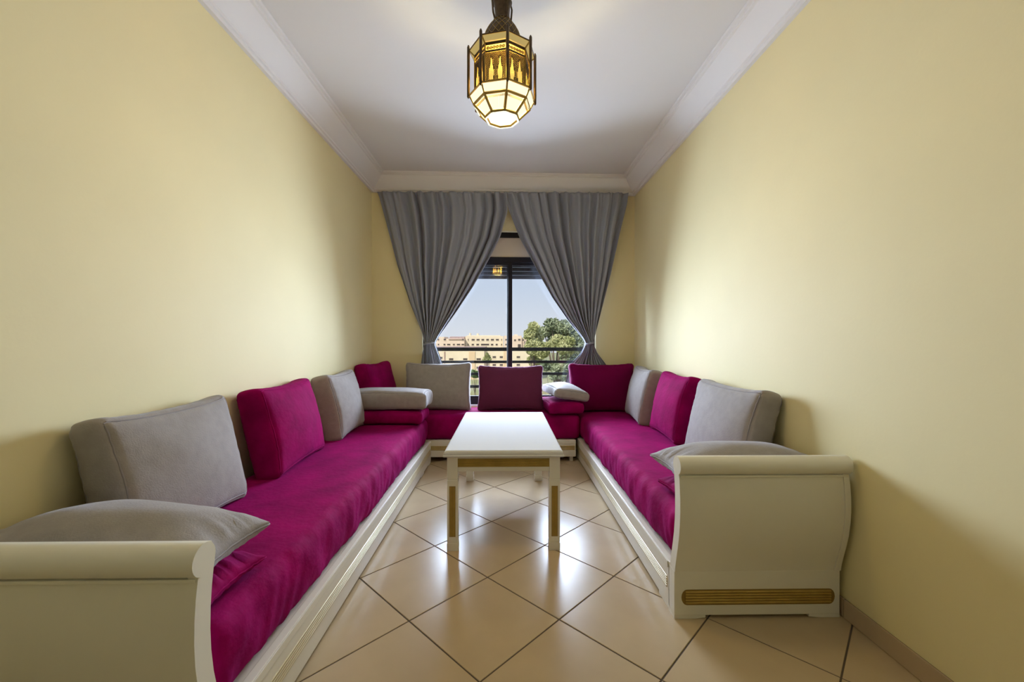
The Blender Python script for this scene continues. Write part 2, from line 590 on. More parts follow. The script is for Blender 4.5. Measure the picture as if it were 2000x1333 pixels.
RAIL_TOP = .20
def reeds(parent, axis, a0, a1, pos, sgn, z0, z1, n, m):
    """n half-round reeds along axis between a0 and a1, on the face at pos looking along sgn"""
    hgt = (z1 - z0) / n
    for k in range(n):
        zc = z0 + (k + .5) * hgt
        r = hgt * .40
        prof = [(pos - sgn * .001, zc - r)] + [(pos + sgn * r * .75 * sin(t) * 1.3, zc - r * cos(t)) for t in [pi * q / 6 for q in range(1, 6)]] + [(pos - sgn * .001, zc + r)]
        if axis == 'y': MB().prism(prof, 'y', a0, a1).build('reed', m, parent, smooth=50)
        else: MB().prism(prof, 'x', a0, a1).build('reed', m, parent, smooth=50)

def end_profile(o_in=0.0):
    """(outward offset, z) pairs of the outer face of the sleigh-shaped end"""
    return [(0.000, .190), (0.004, .215), (0.013, .250), (0.026, .295), (0.038, .345), (0.046, .40), (0.049, .45), (0.048, .50), (0.044, .545), (0.038, .585), (0.034, .60)]

def side_sofa(sgn, y_end, y_far, label):
    """sgn=+1 right sofa, -1 left; y_end is the outer face of the near end"""
    xf, xw = .672 * sgn, (XR - .022) * sgn if sgn > 0 else XL + .022
    root = empty('sofa_frame', ((xf + xw) / 2, (y_end + y_far) / 2, 0))
    tag(root, label, 'sofa', 'white banquette sofa frames')
    ox, oy = root.location.x, root.location.y
    f = xf - ox; w = xw - ox; ye = y_end - oy; yf = y_far - oy
    def bx(x0, y0, z0, x1, y1, z1, bev=.003):
        return MB().box((min(x0, x1), min(y0, y1), z0), (max(x0, x1), max(y0, y1), z1), bev)
    rail = bx(f, ye + .05, .016, f + sgn * .028, yf, RAIL_TOP).build('front_rail', M['cream'], root)
    # stepped mouldings and reeded band of the rail
    bx(f - sgn * .004, ye + .062, .172, f, yf - .01, RAIL_TOP - .002, .0015).build('rail_lip', M['cream'], rail)
    reeds(rail, 'y', ye + .075, yf - .03, f, -sgn, .082, .132, 5, M['goldlit'])
    bx(f + sgn * .03, ye + .05, .16, w, yf - .01, .192, 0).build('seat_board', M['cream'], root)
    bx(w - sgn * .02, ye + .05, .016, w, yf, RAIL_TOP).build('back_rail', M['cream'], root)
    for y0, y1 in ((ye + .05, ye + .17), (yf - .42, yf - .30), (yf - .10, yf)):
        bx(f + sgn * .002, y0, 0.0005, f + sgn * .026, y1, .016, .001).build('foot', M['cream'], root)
    # near end: plinth with feet, gold reeding, curved panel, scroll
    xa, xb = (f, w)
    pl = bx(xa, ye, .014, xb, ye + .06, .19, .003).build('plinth', M['cream'], root)
    for x0, x1, xs in ((xa, xa + sgn * .10, xa + sgn * .125), (xb - sgn * .10, xb, xb - sgn * .125)):
        if x0 == xa: prof = [(xa, .0005), (xa + sgn * .085, .0005), (xa + sgn * .125, .005), (xa + sgn * .125, .016), (xa, .016)]
        else: prof = [(xb, .0005), (xb - sgn * .085, .0005), (xb - sgn * .125, .005), (xb - sgn * .125, .016), (xb, .016)]
        MB().prism(prof, 'y', ye + .001, ye + .058).build('foot', M['cream'], root)
    # gold cartouche behind the reeds, darkened as groove shade, with rounded ends
    z0, z1 = .056, .117
    gx0, gx1 = sorted((xa + sgn * .028, xb - sgn * .022))
    r = (z1 - z0) / 2
    cart = []
    for q in range(9):
        a = pi / 2 + pi * q / 8
        cart.append((gx0 + r * .7 + r * .7 * cos(a), (z0 + z1) / 2 + r * sin(a)))
    for q in range(9):
        a = -pi / 2 + pi * q / 8
        cart.append((gx1 - r * .7 + r * .7 * cos(a), (z0 + z1) / 2 + r * sin(a)))
    MB().prism(cart, 'y', ye - .0015, ye + .002).build('gold_cartouche', M['goldshade'], pl)
    reeds(pl, 'x', gx0 + .016, gx1 - .016, ye - .0012, -1, z0 + .004, z1 - .004, 5, M['gold'])
    # panel
    op = end_profile()
    outer = [(ye - o_, z_) for o_, z_ in op]
    inner = [(ye - o_ + .046, z_) for o_, z_ in op]
    MB().prism(outer + inner[::-1], 'x', xa + sgn * .001, xb - sgn * .001).build('end_panel', M['cream'], root, smooth=35)
    bo = [(ye - o_ - .0045, z_) for o_, z_ in op]
    for s0, s1 in ((xa, xa + sgn * .022), (xb - sgn * .022, xb)):
        MB().prism(bo + [(y_ + .01, z_) for y_, z_ in bo][::-1], 'x', s0, s1).build('panel_border', M['cream'], root, smooth=35)
    # scroll roll along the top
    cyc, czc, rr = ye - .026, .621, .036
    roll = MB()
    n = 24
    prof = [(cyc + rr * cos(2 * pi * q / n), czc + rr * sin(2 * pi * q / n)) for q in range(n)]
    roll.prism(prof, 'x', xa - sgn * .002, xb + sgn * .002)
    roll.build('scroll_top', M['cream'], root, smooth=35)
    bx(xa + sgn * .004, ye - .046, .578, xb - sgn * .004, ye - .03, .586, .002).build('bead', M['cream'], root)
    inn = MB().prism([(ye - .03, .60), (ye + .01, .60), (ye + .012, .628), (ye + .0, .65), (ye - .03, .655)], 'x', xa, xb)
    inn.build('scroll_back', M['cream'], root, smooth=35)
    return root
R_END, L_END = 1.632, .957
side_sofa(1, R_END, yb(1.0) - .03, 'white low sofa frame along the right wall, scrolled end facing the camera with gold reeds')
side_sofa(-1, L_END, 3.745, 'white low sofa frame along the left wall, scrolled end cut by the left picture edge')

# back sofa frame
YR = 3.755
root = empty('sofa_frame', (-.35, YR + .26, 0))
tag(root, 'white low sofa frame under the window with a dark gap beneath its rail', 'sofa', 'white banquette sofa frames')
bx0, bx1 = XL + .03 + .35, .640 + .35
fy = -.26
rail = MB().box((bx0, fy, .047), (bx1, fy + .028, RAIL_TOP), .003).build('front_rail', M['cream'], root)
MB().box((bx0, fy - .004, .165), (bx1, fy, RAIL_TOP - .003), .0015).build('rail_lip', M['cream'], rail)
MB().box((bx0, fy - .0035, .05), (bx1, fy, .100), .0015).build('rail_base', M['cream'], rail)
reeds(rail, 'x', bx0 + .01, bx1 - .01, fy, -1, .108, .148, 4, M['gold'])
MB().box((bx0, fy + .03, .16), (bx1, fy + .76, .192)).build('seat_board', M['cream'], root)
for xx in (bx0 + .02, bx1 - .05):
    MB().box((xx, fy + .03, .0005), (xx + .03, fy + .75, .16)).build('foot', M['cream'], root)
# a loose board leaning under the right of the rail lies in the gap

# mattresses
def mattress(name, label, c, hx, hy, z0, z1, m, front=None, n=(30, 90, 8)):
    hz = (z1 - z0) / 2
    root_loc = Vector((c[0], c[1], z0))
    rnd = random.uniform(0, 50)
    fx, fyv = front
    def fn(p, nn):
        q = p.copy()
        zt = (p.z + hz) / (2 * hz)
        # soft crown on the top
        if nn.z > 0.5:
            q.z += .008 * (1 - (p.x / hx) ** 4) * (1 - (p.y / hy) ** 4)
        nz = noise.noise(Vector((p.x * 3 + rnd, p.y * 3, p.z * 3)))
        q += nn * .004 * nz
        # vertical drag folds on the open side
        side = abs(nn.x) if fx else abs(nn.y)
        if (fx and nn.x * fx > .3) or (fyv and nn.y * fyv > .3):
            al = p.y if fx else p.x
            w1 = noise.noise(Vector((al * 9 + rnd + zt * 1.2, zt * .6, 3.1)))
            w2 = noise.noise(Vector((al * 26 + rnd - zt * 2.0, zt * 1.3, 8.7)))
            bulge = .012 * sin(pi * min(1, max(0, zt)))
            q += nn * (.010 * w1 + .0065 * w2 * (1.15 - .6 * zt) + bulge)
        return q
    o = bm_obj(rbox(hx, hy, hz, .045, n, fn), name, m)
    # origin at the base
    for v in o.data.vertices: v.co.z += hz
    o.location = root_loc
    tag(o, label, 'mattress', 'magenta velvet seat mattresses')
    return o
mattress('seat_mattress', 'long magenta velvet mattress on the left sofa, smooth side folds near the camera', ((-.705 + XL + .025) / 2, (L_END + .055 + 3.735) / 2), (XL + .025 + .705) / -2, (3.735 - L_END - .055) / 2, .193, .402, M['magenta'], (1, 0), (24, 150, 8))
mattress('seat_mattress', 'magenta velvet mattress on the right sofa behind the scrolled end', ((.705 + XR - .03) / 2, (R_END + .055 + 4.28) / 2), (XR - .03 - .705) / 2, (4.28 - R_END - .055) / 2, .193, .402, M['magenta'], (-1, 0), (24, 140, 8))
mattress('seat_mattress', 'magenta mattress under the window with a shadowed purple front', ((XL + .03 + .685) / 2, (YR + .03 + 4.27) / 2), (.685 - XL - .03) / 2, (4.255 - YR - .03) / 2, .193, .420, M['magenta'], (0, -1), (100, 24, 8))

# ================================================================== cushions
def cushion(label, group, m, seam_m, w, h, t, base, rz, lean, kind='box', flat=False, roll=0.0, seed=1, name='cushion', squash=0.0, domek=.62):
    """local: width x, height z, thickness y; base = bottom centre of the standing cushion (or centre of the lower face when flat)"""
    root = empty(name, base)
    tag(root, label, 'cushion', group)
    if flat:
        mtx = Matrix.Rotation(rz, 4, 'Z') @ Matrix.Rotation(roll, 4, 'Y') @ Matrix.Rotation(lean, 4, 'X') @ Matrix.Translation((0, 0, t / 2)) @ Matrix.Rotation(pi / 2, 4, 'X')
    else:
        mtx = Matrix.Rotation(rz, 4, 'Z') @ Matrix.Rotation(lean, 4, 'X') @ Matrix.Rotation(roll, 4, 'Y') @ Matrix.Translation((0, 0, h / 2))
    hx, hy, hz = w / 2, t / 2, h / 2
    rnd = seed * 7.31
    def shape_box(p, nn):
        a = max(-1, min(1, p.x / hx)); c = max(-1, min(1, p.z / hz)); b = p.y / hy
        q = p.copy()
        dome = (1 - a * a) * (1 - c * c)
        q.y *= 1.0 if (flat and b < 0) else .80 + domek * dome ** .8 + .10 * (1 - (a * c) ** 2)
        q.x *= 1 - .045 * (1 - c * c) - .0 * abs(c)
        q.z *= 1 - .060 * (1 - a * a)
        # pinched ears
        ear = (abs(a) * abs(c)) ** 6
        q.x += math.copysign(.006, a) * ear; q.z += math.copysign(.010, c) * ear
        # gathered side panels
        edge = max(abs(a), abs(c)) ** 10
        if abs(nn.y) < .6:
            along = q.z if abs(nn.x) > abs(nn.z) else q.x
            q += nn * .0035 * noise.noise(Vector((along * 48 + rnd, b * .6, 2.2)))
            q += nn * (.010 * (1 - b * b))
        else:
            q.y += math.copysign(1, nn.y) * (.006 * noise.noise(Vector((a * 1.6 + rnd, c * 1.6, b))) + .003 * edge * noise.noise(Vector((a * 14 + rnd, c * 14, b))))
        # wrinkles running in from the edges
        k1 = math.exp(-((1 - abs(a)) / .28) ** 2); k2 = math.exp(-((1 - abs(c)) / .25) ** 2)
        q.y += math.copysign(.0022, b) * (k1 * noise.noise(Vector((c * 9 + rnd, a * 1.5, 4))) + k2 * noise.noise(Vector((a * 11 + rnd, c * 1.5, 9))))
        return q
    def shape_knife(p, nn):
        a = max(-1, min(1, p.x / hx)); c = max(-1, min(1, p.z / hz)); b = max(-1, min(1, p.y / hy))
        q = p.copy()
        prof = ((1 - abs(a) ** 2.2) * (1 - abs(c) ** 2.2))
        q.y = hy * b * (.055 + 1.0 * max(0, prof) ** .52)
        q.x *= 1 - .075 * (1 - c * c)
        q.z *= 1 - .085 * (1 - a * a)
        k1 = math.exp(-((1 - abs(a)) / .22) ** 2); k2 = math.exp(-((1 - abs(c)) / .22) ** 2)
        q.y += math.copysign(.016, b) * (k1 * noise.noise(Vector((c * 13 + rnd, a * 1.5, 4))) + k2 * noise.noise(Vector((a * 13 + rnd, c * 1.5, 9)))) * min(1, prof * 8 + .2)
        q.y += math.copysign(.006, b) * noise.noise(Vector((a * 1.7 + rnd, c * 1.7, b))) * min(1, prof * 2)
        if b < 0 and squash: q.y *= 1 - squash * min(1, prof * 3)
        return q
    shape = shape_box if kind == 'box' else shape_knife
    r = min(.032, hy * .6) if kind == 'box' else .006
    bm = rbox(hx, hy, hz, r, (34, 8 if kind == 'box' else 2, 26), shape)
    bmesh.ops.transform(bm, matrix=mtx, verts=bm.verts[:])
    bm_obj(bm, 'cover', m, root)
    # piping along the seams
    def ring(b):
        pts = []
        N = 26
        hx_, hz_ = hx - r * .35, hz - r * .35
        seq = [(-1 + 2 * k / N, -1) for k in range(N)] + [(1, -1 + 2 * k / N) for k in range(N)] + [(1 - 2 * k / N, 1) for k in range(N)] + [(-1, 1 - 2 * k / N) for k in range(N)]
        for a, c in seq:
            p = Vector((a * hx_, b * (hy - r * .30), c * hz_))
            inn = Vector((max(-hx + r, min(hx - r, p.x)), max(-hy + r, min(hy - r, p.y)), max(-hz + r, min(hz - r, p.z))))
            d = p - inn
            if d.length > 1e-9: nn = d.normalized(); p = inn + nn * r
            else: nn = Vector((0, 1, 0))
            nn2 = Vector((0, b if b else 1, 0)) if kind == 'box' else nn
            pts.append(mtx @ shape(p, nn2))
        return pts
    for b in ((-1, 1) if kind == 'box' else (0,)):
        MB().tube(ring(b), .0032, 6, closed=True).build('seam', seam_m, root, smooth=True)
    return root
GB = 'backrest cushions along the sofas'
GS = 'cushions stacked flat as armrests'
G, GSM, MG, MSM, WN = M['grey'], M['greyseam'], M['magenta'], M['magseam'], M['wine']
zs = .402
# left wall, near to far (width runs along y, lean back to the wall)
def leftc(label, y0, y1, m, sm, xb_, t=.145, h=.45, seed=1, rzx=0.0):
    cushion(label, GB, m, sm, y1 - y0, h, t, (xb_, (y0 + y1) / 2, zs + .006), pi / 2 + rzx, radians(-13), seed=seed)
leftc('large grey cushion leaning on the left wall nearest the camera, seam along its side', 1.30, 1.88, G, GSM, -1.205, seed=1)
leftc('bright magenta cushion leaning on the left wall between two grey cushions', 2.09, 2.70, MG, MSM, -1.205, seed=2, rzx=.06, t=.16)
leftc('grey cushion leaning on the left wall, next to the stacked armrest cushions', 2.89, 3.46, G, GSM, -1.205, seed=3, rzx=.05, t=.16)
cushion('magenta cushion in the far left corner, half hidden behind the grey armrest cushion', GB, MG, MSM, .56, .46, .15, (-1.185, 4.03, .428), pi / 2 - .12, radians(-13), seed=4)
# right wall
def rightc(label, y0, y1, m, sm, xb_, t=.145, h=.45, seed=1, rzx=0.0):
    cushion(label, GB, m, sm, y1 - y0, h, t, (xb_, (y0 + y1) / 2, zs + .006), -pi / 2 + rzx, radians(-13), seed=seed)
rightc('large grey cushion leaning on the right wall, nearest the scrolled sofa end', 1.985, 2.64, G, GSM, 1.195, seed=5)
rightc('bright magenta cushion leaning on the right wall between two grey cushions', 2.74, 3.30, MG, MSM, 1.19, seed=6, rzx=-.05)
rightc('grey cushion leaning on the right wall, beside the wine red corner cushion', 3.38, 3.98, G, GSM, 1.175, seed=7, rzx=-.10)
# back wall
cushion('wine red cushion in the far right corner under the right curtain', GB, WN, WN, .63, .46, .14, (.955, 4.065, .408), 0, radians(-9), seed=8)
cushion('dark wine cushion standing in the middle of the window sofa', GB, M['plum'], M['plum'], .63, .42, .15, (.05, 4.05, .428), 0, radians(-10), seed=9)
cushion('grey cushion standing at the left of the window sofa', GB, G, GSM, .63, .45, .15, (-.66, 4.05, .428), 0, radians(-10), seed=10)
# armrest stacks: left near end
cushion('magenta cushion lying flat under a grey one at the near end of the left sofa', GS, MG, MSM, .62, .30, .15, (-1.05, 1.145, .362), 0.0, 0, 'knife', True, seed=11, squash=.6)
cushion('grey cushion lying on a magenta one at the near end of the left sofa', GS, G, GSM, .64, .31, .20, (-1.052, 1.14, .452), 0.0, 0, 'knife', True, roll=radians(2), seed=12, squash=.65)
# right near end
cushion('magenta cushion lying flat under a grey one behind the right scrolled end', GS, MG, MSM, .62, .31, .15, (1.04, 1.82, .362), 0.0, 0, 'knife', True, seed=13, squash=.6)
cushion('grey cushion lying on a magenta one behind the right scrolled end', GS, G, GSM, .68, .32, .19, (1.035, 1.82, .462), 0.0, 0, 'knife', True, seed=14, squash=.65)
# left far end
cushion('magenta cushion lying flat under a grey one at the far end of the left sofa', GS, MG, MSM, .66, .30, .112, (-1.015, 3.55, zs + .010), 0.0, 0, 'box', True, seed=15, domek=.18)
cushion('grey bolster cushion lying on a magenta one at the far end of the left sofa', GS, G, GSM, .69, .30, .150, (-1.0, 3.56, zs + .130), 0.0, 0, 'box', True, seed=16, domek=.34)
# right of window sofa
cushion('magenta cushion lying flat under a grey one at the right of the window sofa', GS, MG, MSM, .46, .31, .112, (.53, 3.98, .432), pi / 2 + .12, 0, 'box', True, seed=17, domek=.18)
cushion('grey cushion tilted on a magenta one at the right of the window sofa', GS, G, GSM, .50, .31, .09, (.565, 4.00, .562), pi / 2 + .15, radians(9), 'box', True, seed=18, domek=1.15)

# ================================================================== coffee table
tb = empty('coffee_table', (-.009, 2.743, 0))
tag(tb, 'white rectangular coffee table with gold reeded legs standing on the tiles', 'table')
TX, TY0, TY1 = .312, 2.155 - 2.743, 3.325 - 2.743
TZ = .532
def ovolo_top():
    mb = MB()
    prof = [(.000, TZ - .034), (-.004, TZ - .030), (-.004, TZ - .026), (.0, TZ - .022), (.0, TZ - .014), (.003, TZ - .006), (.009, TZ - .001), (.014, TZ)]
    rows = []
    for ins, z_ in prof:
        rows.append([(-TX + ins, TY0 + ins, z_), (TX - ins, TY0 + ins, z_), (TX - ins, TY1 - ins, z_), (-TX + ins, TY1 - ins, z_)])
    for r_ in rows: mb.v += r_
    for i in range(len(prof) - 1):
        for j in range(4):
            k = (j + 1) % 4
            mb.f.append((i * 4 + j, i * 4 + k, (i + 1) * 4 + k, (i + 1) * 4 + j))
    mb.f.append((3, 2, 1, 0)); n = (len(prof) - 1) * 4
    mb.f.append((n, n + 1, n + 2, n + 3))
    return mb
ovolo_top().build('tabletop', M['tablewhite'], tb)
LW = .056
LXO, LY0, LY1 = .297, TY0 + .02, TY1 - .02
def leg(sx, sy):
    x0 = (-LXO if sx < 0 else LXO - LW); y0 = (LY0 if sy < 0 else LY1 - LW)
    mb = MB()
    mb.box((x0, y0, .378), (x0 + LW, y0 + LW, TZ - .034), .002)
    mb.box((x0 + .0025, y0 + .0025, .372), (x0 + LW - .0025, y0 + LW - .0025, .378))
    mb.box((x0, y0, .047), (x0 + LW, y0 + LW, .372), .002)
    mb.box((x0 + .0025, y0 + .0025, .041), (x0 + LW - .0025, y0 + LW - .0025, .047))
    mb.box((x0 - .001, y0 - .001, .0005), (x0 + LW + .001, y0 + LW + .001, .041), .002)
    lo = mb.build('leg', M['cream'], tb)
    # gold reeded inlay on front/back and the outer side
    yf_ = y0 if sy < 0 else y0 + LW
    xf_ = x0 if sx < 0 else x0 + LW
    MB().box((x0 + LW / 2 - .0165, yf_ - .0006, .075), (x0 + LW / 2 + .0165, yf_ + .0006, .341)).build('gold_inlay', M['goldshade'], lo)  # backing darkened to stand for shade between the reeds
    MB().box((xf_ - .0006, y0 + LW / 2 - .0165, .075), (xf_ + .0006, y0 + LW / 2 + .0165, .341)).build('gold_inlay', M['goldshade'], lo)
    for k in range(4):
        rw = .0075
        xc = x0 + LW / 2 + (k - 1.5) * rw
        yface = y0 if sy < 0 else y0 + LW
        MB().tube([(xc, yface + (.0008 if sy < 0 else -.0008), .078), (xc, yface + (.0008 if sy < 0 else -.0008), .338)], .0029, 8).build('reed', M['gold'], lo, smooth=50)
        xface = x0 if sx < 0 else x0 + LW
        yc = y0 + LW / 2 + (k - 1.5) * rw
        MB().tube([(xface + (.0008 if sx < 0 else -.0008), yc, .078), (xface + (.0008 if sx < 0 else -.0008), yc, .338)], .0029, 8).build('reed', M['gold'], lo, smooth=50)
for sx in (-1, 1):
    for sy in (-1, 1): leg(sx, sy)
AZ0, AZ1 = .418, TZ - .034
for yy, sg in ((LY0 + .004, -1), (LY1 - .004, 1)):
    y0, y1 = sorted((yy, yy - sg * .02))
    ap = MB().box((-LXO + LW, y0, AZ0), (LXO - LW, y1, AZ1), .002).build('apron', M['cream'], tb)
    MB().box((-LXO + LW, min(yy, yy + sg * .001), .441), (LXO - LW, max(yy, yy + sg * .001), .485)).build('gold_band', M['goldshade'], ap)  # band colour carries the shade of the grooves
    reeds(ap, 'x', -LXO + LW, LXO - LW, yy + sg * .001, sg, .442, .484, 5, M['gold'])
for xx, sg in ((-LXO + .004, -1), (LXO - .004, 1)):
    x0, x1 = sorted((xx, xx - sg * .02))
    ap = MB().box((x0, LY0 + LW, AZ0), (x1, LY1 - LW, AZ1), .002).build('apron', M['cream'], tb)
    reeds(ap, 'y', LY0 + LW, LY1 - LW, xx, sg, .442, .484, 5, M['gold'])

# ================================================================== lantern
LX, LY = px2x(980.5, 1.85), 1.85
lan = empty('hanging_lantern', (LX, LY, CEIL))
tag(lan, 'octagonal bronze lantern with pierced sides and glowing glass, hanging from the ceiling', 'lantern')
def L(z_): return z_ - CEIL
A0 = -pi / 2 + radians(9)
def oct_(r, z_, a0=A0): return [(r * cos(a0 + k * pi / 4), r * sin(a0 + k * pi / 4), L(z_)) for k in range(8)]
RZ = dict(plate=2.098, mid=2.150, low=2.186, top=2.384, drum_top=2.362)
RR = .146; RM = .126; RP = .073; RD = .122
o_low, o_mid, o_plate, o_top = oct_(RR, RZ['low']), oct_(RM, RZ['mid']), oct_(RP, RZ['plate']), oct_(RR, RZ['top'])
d_top, d_bot = oct_(RD, RZ['drum_top']), oct_(RD, RZ['low'] + .002)
def edges(name, segs, r, m, parent=lan):
    mb = MB()
    for a, b in segs: mb.tube([a, b], r, 6)
    return mb.build(name, m, parent, smooth=50)
ring = lambda o_: [(o_[k], o_[(k + 1) % 8]) for k in range(8)]
cage = empty('cage_root') if False else None
edges('lower_ring', ring(o_low), .0042, M['brass'])
edges('middle_ring', ring(o_mid), .0058, M['brass'])
edges('bottom_ring', ring(o_plate), .0085, M['brass'])
edges('upper_ring', ring(o_top), .0032, M['bronze'])
edges('drum_ring', ring(d_top), .0034, M['bronze'])
def quad_panel(name, a, b, c, d, m, parent, inset=0.0, th=.002):
    P = [Vector(q) for q in (a, b, c, d)]
    cen = sum(P, Vector()) / 4
    P = [cen + (p - cen) * (1 - inset) for p in P]
    n = (P[1] - P[0]).cross(P[3] - P[0]).normalized() * th
    mb = MB().add([p[:] for p in P] + [(p + n)[:] for p in P], [(0, 1, 2, 3), (7, 6, 5, 4), (0, 4, 5, 1), (1, 5, 6, 2), (2, 6, 7, 3), (3, 7, 4, 0)])
    return mb
def qp(name, a, b, c, d, m, parent=lan, inset=0.0):
    P = [Vector(q) for q in (a, b, c, d)]
    cen = sum(P, Vector()) / 4
    P = [cen + (p - cen) * (1 - inset) for p in P]
    n = (P[1] - P[0]).cross(P[3] - P[0]).normalized() * .0015
    mb = MB(); mb.add([p[:] for p in P] + [(p + n)[:] for p in P], [(0, 1, 2, 3), (7, 6, 5, 4), (0, 4, 5, 1), (1, 5, 6, 2), (2, 6, 7, 3), (3, 7, 4, 0)])
    return mb.build(name, m, parent)
def bottle_cut(mb, fx, x0, x1, z0, z1):
    pass
for k in range(8):
    j = (k + 1) % 8
    # posts
    p = o_low[k]; q = o_top[k]
    e_ = Vector((cos(A0 + k * pi / 4), sin(A0 + k * pi / 4), 0)) * .004
    pb = Vector(p) + e_ + Vector((0, 0, -.014)); pt = Vector(q) + e_ + Vector((0, 0, .022))
    MB().tube([pb, pb + Vector((0, 0, .006)), pt - Vector((0, 0, .008)), pt], [.003, .0062, .0062, .0025], 8).build('post', M['bronze'], lan, smooth=50)
    # glass
    qp('lower_pane', o_low[k], o_low[j], o_mid[j], o_mid[k], M['lamp_white'])
    qp('taper_pane', o_mid[k], o_mid[j], o_plate[j], o_plate[k], M['lamp_white'])
    qp('soffit_pane', d_top[k], d_top[j], o_top[j], o_top[k], M['lamp_soffit'])
    dg = qp('drum_pane', [c * .97 for c in d_bot[k][:2]] + [d_bot[k][2]], [c * .97 for c in d_bot[j][:2]] + [d_bot[j][2]], [c * .97 for c in d_top[j][:2]] + [d_top[j][2]], [c * .97 for c in d_top[k][:2]] + [d_top[k][2]], M['lamp_yellow'])
    # ribs of the taper
    edges('taper_rib', [(o_mid[k], o_plate[k])], .0062, M['brass'])
    edges('rib', [(o_low[k], o_mid[k]), (d_top[k], o_top[k]), (d_bot[k], d_top[k])], .0040, M['brass'])
    lace = MB()
    ma, mb_, pa, pb_ = Vector(o_mid[k]), Vector(o_mid[j]), Vector(o_plate[k]), Vector(o_plate[j])
    nl = 9
    for q in range(nl):
        def lp(u, t): return (ma.lerp(mb_, u)).lerp(pa.lerp(pb_, u), t)
        u0 = .07 + .86 * q / nl; u1 = .07 + .86 * (q + 1) / nl
        lace.tube([lp(u0, .13), lp((u0 + u1) / 2, .25), lp(u1, .13)], .0013, 4)
        lace.tube([lp(u0, .25), lp((u0 + u1) / 2, .13), lp(u1, .25)], .0013, 4)
    lace.build('lace', M['brass'], lan)
    # pierced screen on the drum face: a net of little bars with two bottle-shaped openings and a row of rosettes
    a, b = Vector(d_bot[k]), Vector(d_bot[j])
    ex = (b - a); W_ = ex.length; ex.normalize(); ez = Vector((0, 0, 1)); en = ex.cross(ez)
    Hh = RZ['drum_top'] - RZ['low'] - .002
    def P3(u, v): return a + ex * u + ez * v
    scr = MB()
    def bar(u0, v0, u1, v1, r=.0018): scr.tube([P3(u0, v0), P3(u1, v1)], r, 4, caps=False)
    def halfw(v):
        t = (v - .016) / (.120 - .016)
        if t < 0 or t > 1: return 0
        tab = [(0, .0100), (.12, .0112), (.3, .0125), (.5, .0112), (.6, .0062), (.72, .0048), (.85, .0045), (1, .001)]
        return ip(tab, t)
    cs = (W_ * .30, W_ * .70)
    for c in cs:
        N = 14
        vv = [.016 + (.104) * q / N for q in range(N + 1)]
        for s in (-1, 1):
            scr.tube([P3(c + s * halfw(v), v) for v in vv], .0016, 4)
        scr.tube([P3(c - halfw(.016), .016), P3(c + halfw(.016), .016)], .0016, 4)
    step = .0068
    def inside(u, v):
        return any(abs(u - c) < halfw(v) for c in cs)
    nu = int(W_ / step); nv = int(.128 / step)
    su = W_ / nu; sv = .128 / nv
    for i in range(nu):
        for q in range(nv):
            u0, v0 = i * su, .004 + q * sv
            if inside(u0 + su / 2, v0 + sv / 2): continue
            bar(u0, v0, u0 + su, v0 + sv); bar(u0 + su, v0, u0, v0 + sv)
    # rosette row
    nr = 6; rw = (W_ - .012) / nr
    for i in range(nr):
        cu = .006 + (i + .5) * rw; cv = .152
        scr.tube([P3(cu + rw * .46 * cos(t), cv + rw * .46 * sin(t)) for t in [2 * pi * q / 10 for q in range(10)]], .0015, 4, closed=True)
        bar(cu - rw * .4, cv, cu + rw * .4, cv); bar(cu, cv - rw * .4, cu, cv + rw * .4)
    for v0, v1 in ((.133, .142), (.163, Hh), (0, .004)):
        n = en * .0012
        c8 = [P3(0, v0) - n, P3(W_, v0) - n, P3(W_, v1) - n, P3(0, v1) - n, P3(0, v0) + n, P3(W_, v0) + n, P3(W_, v1) + n, P3(0, v1) + n]
        scr.add([p[:] for p in c8], [(0, 3, 2, 1), (4, 5, 6, 7), (0, 1, 5, 4), (1, 2, 6, 5), (2, 3, 7, 6), (3, 0, 4, 7)])
    scr.build('pierced_screen', M['bronze'], lan)
bp_ = MB(); bp_.v = o_plate + [(x, y, z_ + .002) for x, y, z_ in o_plate]
bp_.f = [tuple(range(8)), tuple(range(8, 16))[::-1]] + [(k, k + 8, (k + 1) % 8 + 8, (k + 1) % 8) for k in range(8)]
bp_.build('bottom_pane', M['lamp_bottom'], lan)
# roof plate, dome, neck, handles, cap, chain
MB().lathe([(.120, L(2.372)), (.124, L(2.376)), (.08, L(2.392)), (.07, L(2.400))], 8, a0=A0).build('roof_plate', M['bronze'], lan)
dome_prof = [(.078, 2.398), (.084, 2.410), (.085, 2.428), (.082, 2.448), (.075, 2.469), (.065, 2.489), (.053, 2.507), (.043, 2.519), (.037, 2.528)]
MB().lathe([(r, L(z_)) for r, z_ in dome_prof], 32).build('dome', M['bronze'], lan, smooth=50)
fil = MB()
for s in (-1, 1):
    for k in range(18):
        pts = []
        for q in range(15):
            t = q / 14
            i = t * (len(dome_prof) - 1); i0 = min(int(i), len(dome_prof) - 2); ff = i - i0
            r = dome_prof[i0][0] * (1 - ff) + dome_prof[i0 + 1][0] * ff + .001
            z_ = dome_prof[i0][1] * (1 - ff) + dome_prof[i0 + 1][1] * ff
            an = 2 * pi * k / 18 + s * t * 1.5
            pts.append((r * cos(an), r * sin(an), L(z_)))
        fil.tube(pts, .0013, 4)
fil.build('filigree', M['brass'], lan, smooth=50)
for r, z_ in ((.085, 2.406), (.038, 2.528), (.041, 2.612)):
    MB().tube([(r * cos(2 * pi * q / 28), r * sin(2 * pi * q / 28), L(z_)) for q in range(28)], .0032, 6, closed=True).build('collar', M['bronze'], lan, smooth=True)
MB().lathe([(.035, L(2.526)), (.033, L(2.56)), (.036, L(2.60)), (.040, L(2.614)), (.026, L(2.622)), (.018, L(2.640)), (.021, L(2.652)), (.014, L(2.668)), (.006, L(2.676))], 20).build('neck', M['bronze'], lan, smooth=50)
